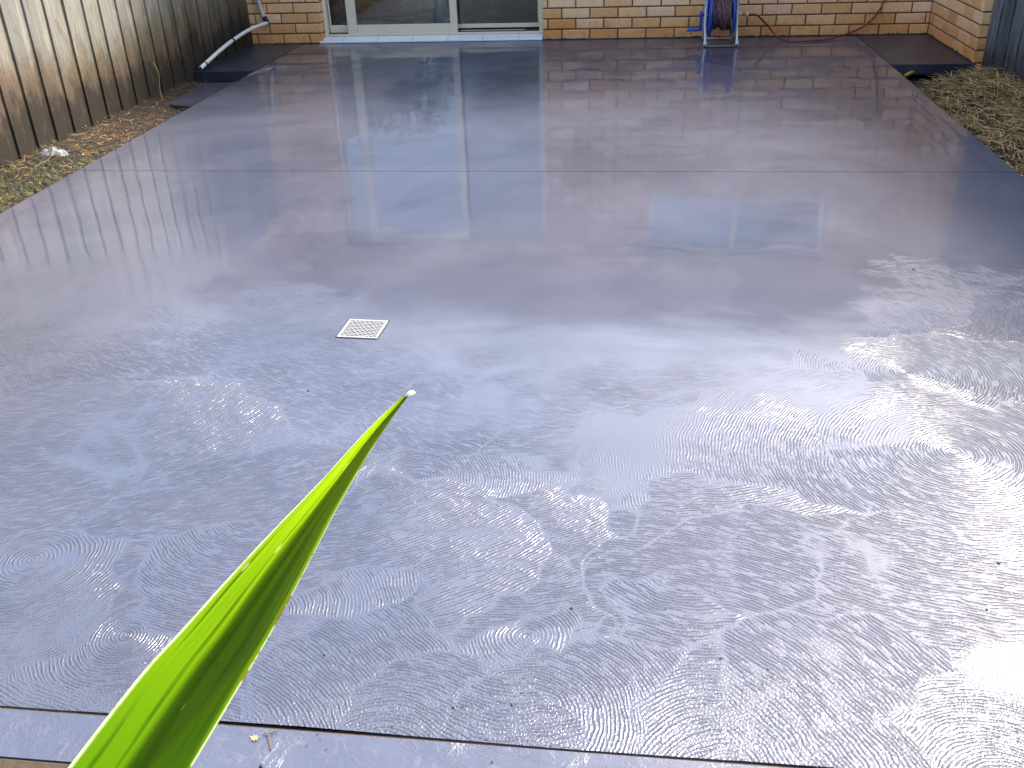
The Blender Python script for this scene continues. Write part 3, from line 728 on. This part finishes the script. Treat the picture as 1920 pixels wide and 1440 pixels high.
for sx, x in ((-1, .536), (1, .790)):
    m = MB()
    # bearing plate: a rounded tall plate
    N = 20; vs = []
    prof = []
    for k in range(N):
        a = 2*math.pi*k/N; prof.append((cy+.034*math.cos(a)*(1.0), cz+.02+(.115 if math.sin(a) > 0 else -.115)+.03*math.sin(a)))
    for dx in (-.009, .009): vs += [(x+dx, p, q) for p, q in prof]
    m.add(vs, [tuple(range(N))[::-1], tuple(range(N, 2*N))] + [(k, (k+1) % N, N+(k+1) % N, N+k) for k in range(N)])
    m.lathe([(-.016, .030), (.016, .030)], (x, cy, cz), 'X', 20)
    m.obj('bearing_plate', 'reel_grey', RL)
    m = MB(); m.tube(bez([(x, cy-.195, .022), (x, cy-.17, .035), (x, cy-.075, .15), (x, cy-.02, .30), (x, cy, .37)], 6), .0095, 10)
    m.tube(bez([(x, cy+.02, .30), (x, cy+.09, .12), (x, cy+.15, .012)], 6), .0095, 10)
    m.obj('leg', 'reel_white', RL, True)
    m = MB(); m.lathe([(-.014, .016), (-.010, .020), (.010, .020), (.014, .016)], (x, cy-.185, .021), 'X', 18); m.obj('foot_cap', 'reel_grey', RL, True)
m = MB(); m.tube(bez([(.536, 8.205, .014), (.545, 8.185, .011), (.575, 8.172, .011), (.663, 8.166, .011), (.750, 8.172, .011), (.781, 8.185, .011), (.790, 8.205, .014)], 8), .0085, 10); m.obj('ground_bar', 'bar_dark', RL, True)
m = MB(); m.tube([(.536, 8.55, .012), (.790, 8.55, .012)], .009, 10); m.obj('cross_bar', 'reel_white', RL, True); m = MB(); m.tube(bez([(.536, cy, .37), (.545, cy, .40), (.58, cy, .415), (.745, cy, .415), (.78, cy, .40), (.79, cy, .37)], 6), .0095, 10); m.obj('cross_bar', 'reel_white', RL, True)
m = MB(); m.box(.492, .516, cy-.035, cy-.010, .098, .250, bev=.005); m.lathe([(-.03, .02), (.01, .02)], (.535, cy-.02, cz+.006), 'X', 20)
c_ = m.obj('crank_arm', 'reel_blue', RL)
m = MB(); m.lathe([(0, .011), (.004, .0145), (.090, .0135), (.098, .0125)], (.396, cy-.022, .108), 'X', 20); m.obj('crank_handle', 'reel_blue', c_, True)
m = MB(); m.lathe([(0, .013), (.016, .013), (.017, .017), (.028, .017)], (.800, cy, cz-.006), 'X', 20); m.obj('inlet', 'reel_white', RL, True)
# hose on the ground
HS = root('garden_hose', (1.30, 8.37, 0), 'dark red garden hose running from the reel along the foot of the wall', 'hose')
m = MB(); m.tube(bez([(.885, cy, .217), (.94, cy+.01, .212), (.985, 8.44, .180), (1.04, 8.49, .128), (1.09, 8.51, .075), (1.135, 8.49, .03), (1.19, 8.42, .011), (1.32, 8.37, .010), (1.50, 8.40, .010), (1.62, 8.50, .014), (1.72, 8.57, .030), (1.82, 8.60, .066), (1.90, 8.62, .125), (1.955, 8.625, .20), (1.99, 8.63, .285), (2.03, 8.635, .42), (2.05, 8.60, .60)], 10), .0075, 10)
m.obj('tube', 'hose_red', HS, True)
m = MB(); m.lathe([(0, .012), (.002, .0165), (.030, .0165), (.032, .013)], (.830, cy, .2185), 'X', 20); m.obj('connector', 'fitting_orange', HS, True)
m = MB(); m.lathe([(0, .014), (.003, .017), (.016, .016), (.02, .010)], (.863, cy, .218), 'X', 20); m.obj('collar', 'reel_white', HS, True)
TP = root('garden_tap', (2.05, WY, .62), 'brass garden tap on the wall above the red hose', 'tap')
m = MB(); m.lathe([(-.075, .012), (0.002, .012)], (2.05, WY, .64), 'Y', 16); m.tube([(2.05, WY-.06, .64), (2.05, WY-.06, .60)], .011, 12); m.obj('spout', 'tap_brass', TP, True)
m = MB(); m.tube([(2.02, WY-.05, .675), (2.08, WY-.05, .675)], .006, 8); m.tube([(2.05, WY-.05, .645), (2.05, WY-.05, .675)], .006, 8); m.obj('handle', 'tap_brass', TP, True)

# ------------------------------------------------------------------ white waste pipe on the left
PP = root('waste_pipe', (-3.28, 8.6, .185), 'white plastic waste pipe running down beside the left fence', 'pipe')
m = MB(); m.tube(bez([(-3.345, WY-.03, .60), (-3.335, WY-.03, .40), (-3.31, WY-.03, .27), (-3.285, WY-.035, .205)], 8), .019, 14); m.obj('downpipe', 'pvc_grey', PP, True)
m = MB(); m.tube(bez([(-3.30, WY-.03, .235), (-3.283, WY-.035, .200), (-3.275, WY-.045, .185)], 5), .023, 14); m.obj('elbow', 'dark_socket', PP, True)
e0, e1 = Vector((-3.272, WY-.045, .188)), gp(376, 128, .035)
mid = gp(436, 76, .135)
m = MB(); pth = bez([e0, e0.lerp(mid, .45)+Vector((-.01, 0, .013)), mid, mid.lerp(e1, .5)+Vector((0, 0, .006)), e1], 8); m.tube(pth, .0155, 14); m.obj('outlet_pipe', 'pvc_white', PP, True)
dv = (e1-mid).normalized()
m = MB(); m.tube([mid-dv*.012, mid+dv*.012], .0185, 14); m.obj('pipe_ring', 'dark_socket', PP, True); m = MB(); m.tube([e1-dv*.10, e1-dv*.085], .0185, 14); m.obj('pipe_ring', 'dark_socket', PP, True)
m = MB(); m.tube([e1+dv*.0005, e1+dv*.002], .011, 14); m.obj('open_end', 'dark_socket', PP)

# yellow conduit stub under the right step
a, b = gp(1697, 142, -.06), gp(1728, 129, -.05)
m = MB(); m.tube([a, a.lerp(b, .5)+Vector((0, 0, .004)), b + (b-a)*.3], .013, 10)
tag(m.obj('yellow_conduit', 'yellow_pipe', None, True), 'short yellow conduit poking out under the right step', 'conduit')

# ------------------------------------------------------------------ drain grate
c0 = [gp(656, 599), gp(727, 603), gp(704, 638), gp(635, 632)]
cen = sum(c0, Vector())/4; S_ = .140; ang = math.atan2((c0[1]-c0[0]).y, (c0[1]-c0[0]).x)*.6
GR = root('drain_grate', (cen.x, cen.y, 0), 'square white drain grate set into the wet patio', 'drain grate')
rot = Matrix.Rotation(ang, 3, 'Z')
def loc(v): q = rot @ Vector(v); return (cen.x+q.x, cen.y+q.y, q.z)
def rbox(m, x0, x1, y0, y1, z0, z1):
    mm = MB(); mm.box(x0, x1, y0, y1, z0, z1); m.add([loc(v) for v in mm.v], mm.f)
hs = S_/2; fr = MB(); ins = MB(); zt = .0040
rbox(fr, -hs, hs, hs-.008, hs, .0005, zt); rbox(fr, -hs, hs, -hs, -hs+.008, .0005, zt); rbox(fr, -hs, -hs+.008, -hs+.008, hs-.008, .0005, zt-.0002); rbox(fr, hs-.008, hs, -hs+.008, hs-.008, .0005, zt-.0002)
fr.obj('rim', 'grate_white', GR)
rows = 11; W = S_-.016; pitch = W/rows
for r in range(rows+1):
    y = -W/2+pitch*r
    # wavy web between slot rows
    N = 44; vs = []
    for i in range(N+1):
        x = -W/2+W*i/N; yy = max(-W/2, min(W/2, y+.0019*math.sin(i/N*2*math.pi*6.5)))
        for (dy, z) in ((-.0021, .0014), (-.0021, .0034), (.0021, .0034), (.0021, .0014)): vs.append(loc((x, yy+dy, z)))
    ins.add(vs, [(4*i+k, 4*i+4+k, 4*i+4+(k+1) % 4, 4*i+(k+1) % 4) for i in range(N) for k in range(4)])
    if r < rows:
        for q in range(8):
            x = -W/2+W*(q+(.5 if r % 2 else 0))/7.5
            if x > W/2: continue
            rbox(ins, x-.0012, x+.0012, y+.0018, y+pitch-.0018, .0014, .0031)
ins.obj('slotted_plate', 'grate_white', GR)
m = MB(); rbox(m, -hs-.006, hs+.004, -hs-.001, hs+.007, .0002, .0009); m.obj('recess_shade_sheet', 'dark_socket', GR)  # flat dark sheet: shade below the slots, cast shadow past left and far rim

# ------------------------------------------------------------------ small litter
def pebble(p, r, name, mat, label, cat, group=None, sq=.6):
    m = MB(); N = 8; K = 5; vs = []; sd_ = random.random()*50
    for j in range(K+1):
        th = math.pi*j/K
        for k in range(N):
            a = 2*math.pi*k/N; d = Vector((math.sin(th)*math.cos(a), math.sin(th)*math.sin(a), math.cos(th)*sq))
            q = r*(1+.35*mnoise.noise(d*1.5+Vector((sd_, 0, 0)))); vs.append(Vector(p)+d*q)
    m.add(vs, [(j*N+k, j*N+(k+1) % N, (j+1)*N+(k+1) % N, (j+1)*N+k) for j in range(K) for k in range(N)])
    return tag(m.obj(name, mat, None, True), label, cat, group)
specks = [(850, 1327, 4), (868, 1325, 2.6), (960, 1322, 3.6), (608, 1228, 3), (656, 1222, 2.4), (1072, 1141, 4), (1872, 1056, 4), (1850, 1143, 3.2), (1352, 1235, 3.5), (1440, 1255, 2.4),
          (1430, 1283, 2.6), (490, 1437, 5), (912, 1388, 2.6), (923, 1428, 2.5), (1248, 1143, 2.2), (735, 1362, 2.4), (1160, 1390, 2.4), (1232, 1357, 1.8), (886, 1287, 1.8), (978, 1300, 2.4), (612, 1405, 2), (596, 1376, 2), (575, 1398, 1.8), (1240, 1393, 1.8), (600, 1388, 1.5), (1713, 505, 3.6), (578, 733, 3)]
for x, y, r in specks:
    p = gp(x, y); r = r*.0008*(1 if y > 900 else 1.5); lab = 'tiny dark speck of grit lying on the wet concrete in the foreground'; cat = 'grit'; g_ = 'specks of grit on the wet concrete'
    if y == 505: lab, g_ = 'tiny reddish speck alone on the slab far to the right', None
    if y == 733: lab, g_ = 'small dark crumb between the drain grate and leaf tip', None
    pebble((p.x, p.y, r*.3), r, 'grit_speck', 'grit', lab, cat, g_)
p = gp(100, 294, -.08)
random.seed(11); m = MB(); N = 14; vs = []
for j in range(7):
    for k in range(N):
        a = k/(N-1)-.5; b = j/6-.5; q = 1-(2*a)**2*.7
        vs.append((p.x+a*.20, p.y+b*.16*q, -.075+.045*(1-(2*a)**2)*(1-(2*b)**2)+.016*mnoise.noise(Vector((a*11, b*13, 5)))+.006*random.uniform(-1, 1)))
m.add(vs, [(j*N+k, j*N+k+1, (j+1)*N+k+1, (j+1)*N+k) for j in range(6) for k in range(N-1)])
tag(m.obj('plastic_scrap', 'plastic_scrap'), 'crumpled pale grey scrap lying on soil by the left fence', 'plastic scrap')
pw = gp(138, 306, -.09); pebble((pw.x, pw.y, -.085), .014, 'white_pebble', 'plastic_scrap', 'small white stone on the soil right of the crumpled scrap', 'stone')
def stick(pts, r, name, mat, label, cat): m = MB(); m.tube(bez(pts, 6), r, 6); return tag(m.obj(name, mat, None, True), label, cat)
q = gp(305, 192, -.08); stick([q, q+Vector((-.005, .01, .10)), q+Vector((.01, .01, .20)), q+Vector((-.02, .02, .28))], .0028, 'dry_stalk', 'straw', 'thin dry brown stalk standing by the left fence beside the slab', 'stalk')
q = gp(295, 202, -.08); stick([q+Vector((0, 0, -.01)), q+Vector((.004, 0, .035))], .004, 'yellow_stub', 'seed_yellow', 'short yellow stub upright in soil beside the dry stalk', 'plant stub')
q = gp(58, 322, -.075); q2 = gp(87, 302, -.06); stick([q, q.lerp(q2, .5)+Vector((0, .01, .01)), q2, q2+Vector((.02, .05, .03))], .0035, 'fallen_twig', 'twig_brown', 'bare twig on dark soil left of the crumpled scrap', 'twig')
q = gp(5, 318, -.08); q2 = gp(62, 312, -.07); stick([q, q.lerp(q2, .5)+Vector((0, .02, .015)), q2], .003, 'fallen_twig', 'straw', 'tan bent twig lying at the far left edge by the fence foot', 'twig')
# seedling and fork twig on the near strip
c = gp(478, 1384, .0)
m = MB()
for k in range(7):
    a = k*.9+.3; L = random.uniform(.006, .011); d = Vector((math.cos(a), math.sin(a), .25)); s_ = Vector((-math.sin(a), math.cos(a), 0))*.0016
    b0 = Vector((c.x, c.y, .0)); m.add([b0, b0+d*L*.5+s_, b0+d*L, b0+d*L*.5-s_], [(0, 1, 2, 3)])
tag(m.obj('seed_cluster', 'seed_yellow'), 'tiny yellowish seed cluster on the near strip beside the leaf', 'seed cluster')
m = MB(); a_, b_, c_2 = gp(495, 1372, .002), gp(507, 1374, .002), gp(508, 1405, .001)
m.tube([gp(521, 1369, .002), b_, gp(500, 1376, .002), a_], .0011, 6); m.tube([gp(502, 1375, .002), gp(506, 1390, .002), c_2], .0011, 6)
tag(m.obj('forked_twig', 'twig_brown'), 'tiny dark forked twig on the near strip right of the seeds', 'twig')

# ------------------------------------------------------------------ trees at the back of the yard (seen in the wet slab and the panes)
def tree(x, y, h, rad, sd_, label):
    random.seed(sd_); T = root('garden_tree', (x, y, -.2), label, 'tree', 'trees behind the viewer mirrored in the glass')
    m = MB(); m.tube(bez([(x, y, -.2), (x+.1, y, h*.3), (x-.05, y+.1, h*.65), (x, y, h*.85)], 6), [.16-.12*i/18 for i in range(19)], 10)
    for k in range(6):
        a = k*1.1; m.tube([(x, y, h*(.3+.07*k)), (x+.6*rad*math.cos(a), y+.6*rad*math.sin(a), h*(.5+.07*k))], [.05, .015], 6)
    m.obj('trunk', 'bark', T, True); m = MB(); cl = []
    for k in range(26):
        a = random.uniform(0, 6.28); q = random.uniform(.2, 1)*rad; z = h*random.uniform(.28, .95); q *= 1-.45*abs(z/h-.55)
        cl.append((Vector((x+q*math.cos(a), y+q*math.sin(a), z)), random.uniform(.35, .75)*rad*.6))
    for c, rr in cl:
        for _ in range(170):
            p = c+Vector((random.gauss(0, 1), random.gauss(0, 1), random.gauss(0, .8)))*rr*.5
            d = Vector((random.uniform(-1, 1), random.uniform(-1, 1), random.uniform(-1, .4))).normalized(); e = d.orthogonal().normalized(); L = random.uniform(.10, .20)
            m.add([p, p+d*L*.5+e*L*.3, p+d*L, p+d*L*.5-e*L*.3], [(0, 1, 2, 3)])
    m.obj('crown', 'tree_leaf', T)
tree(3.6, -5.2, 6.6, 2.2, 1, 'tall dark green tree mirrored in the wet slab right of centre')
tree(.4, -5.6, 4.0, 1.8, 2, 'low bushy tree behind the viewer mirrored low in the glass door')
tree(-3.0, -5.4, 3.9, 1.9, 3, 'low spreading tree behind the viewer towards the left fence')
tree(-6.2, -5.8, 4.3, 2.0, 4, 'dark tree behind the viewer beyond the left fence')
tree(-1.3, -4.9, 3.9, 1.7, 6, 'dense low tree behind the viewer between two others')
tree(2.0, -5.0, 4.6, 1.8, 7, 'dense tree behind the viewer beside the tallest tree')
tree(6.8, -5.8, 5.0, 2.1, 5, 'dark tree behind the viewer beyond the right fence')
fence('paling_fence', (-8, -4.2), (8, -4.2), -.2, 1.6, .10, 'fence_wood_right', -1, 'grey paling fence across the back of the yard behind the viewer')

# ------------------------------------------------------------------ the leaf in front
LF = root('strap_leaf', (0, 0, 0), 'long pointed bright green leaf rising from the bottom left, backlit', 'leaf')
LE = [(760, 738), (691, 802), (602, 902), (500, 1006), (411, 1102), (340, 1182), (278, 1246), (216, 1324), (171, 1382), (127, 1440), (60, 1525), (0, 1600)]
RE = [(766, 742), (718, 809), (682, 866), (633, 951), (580, 1055), (536, 1138), (482, 1234), (456, 1275), (411, 1352), (384, 1397), (358, 1440), (310, 1520), (262, 1600)]
def smooth_edge(E_, y1, N=120):
    a = np.array(E_, float); yy = np.linspace(a[-1, 1], a[0, 1], N); xx = np.interp(yy, a[:, 1], a[:, 0])
    pad = 9; ker = np.hanning(2*pad+1); ker /= ker.sum()
    ex = np.concatenate([2*xx[0]-xx[pad:0:-1], xx, 2*xx[-1]-xx[-2:-pad-2:-1]]); xs = np.convolve(ex, ker, 'valid')
    return [Vector((float(p), float(q), 0)) for p, q in zip(xs, yy)]
Lp = smooth_edge(LE, 1560); Rp = smooth_edge(RE, 1600)
n = len(Lp); V_ = MB(); vs = []; tt = []; t2 = []; NU = 25
for i in range(n):
    v = i/(n-1); L_, R_ = Lp[i], Rp[i]; zb = .50 - .12*v
    wpx = (R_-L_).length
    lip = max(0, min(1, (.50-v)/.34))          # the right margin flattens out again towards the base
    for k in range(NU):
        u = k/(NU-1); P = L_.lerp(R_, u); md = .47
        # height of the surface towards the camera, in px-width units
        def prof(u):
            if u < md: return math.tan(math.radians(30))*(md-u)
            e = 1-.34*lip
            h = math.tan(math.radians(50))*(min(u, e)-md)
            if u > e: h += math.tan(math.radians(-12))*(u-e)
            return h
        h = sum(prof(min(1, max(0, u+dx)))*wt for dx, wt in ((-.03, .25), (0, .5), (.03, .25)))
        z = zb - h*wpx*zb/F + .0012*math.sin(v*9+u*3)
        q = Vector((0, 0, CH)) + ray(P.x, P.y)*z
        vs.append(q); tt.append(u); t2.append(v)
V_.add(vs, [(i*NU+k, i*NU+k+1, (i+1)*NU+k+1, (i+1)*NU+k) for i in range(n-1) for k in range(NU-1)], tt, t2)
LF.location = vs[NU//2]
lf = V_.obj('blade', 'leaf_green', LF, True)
tip = vs[-NU//2]; m = MB(); Nn = 10; vv = []
ex = (ray(776, 735)-ray(764, 737)).normalized(); ey = UP
m.tube([tip-ex*.0006-ey*.0008, tip+ex*.0004, tip+ex*.0014+ey*.0004, tip+ex*.0026+ey*.0004, tip+ex*.0034+ey*.0002], [.0004, .0008, .0011, .0009, .0003], 10)
m.obj('tip', 'leaf_tip', LF, True)
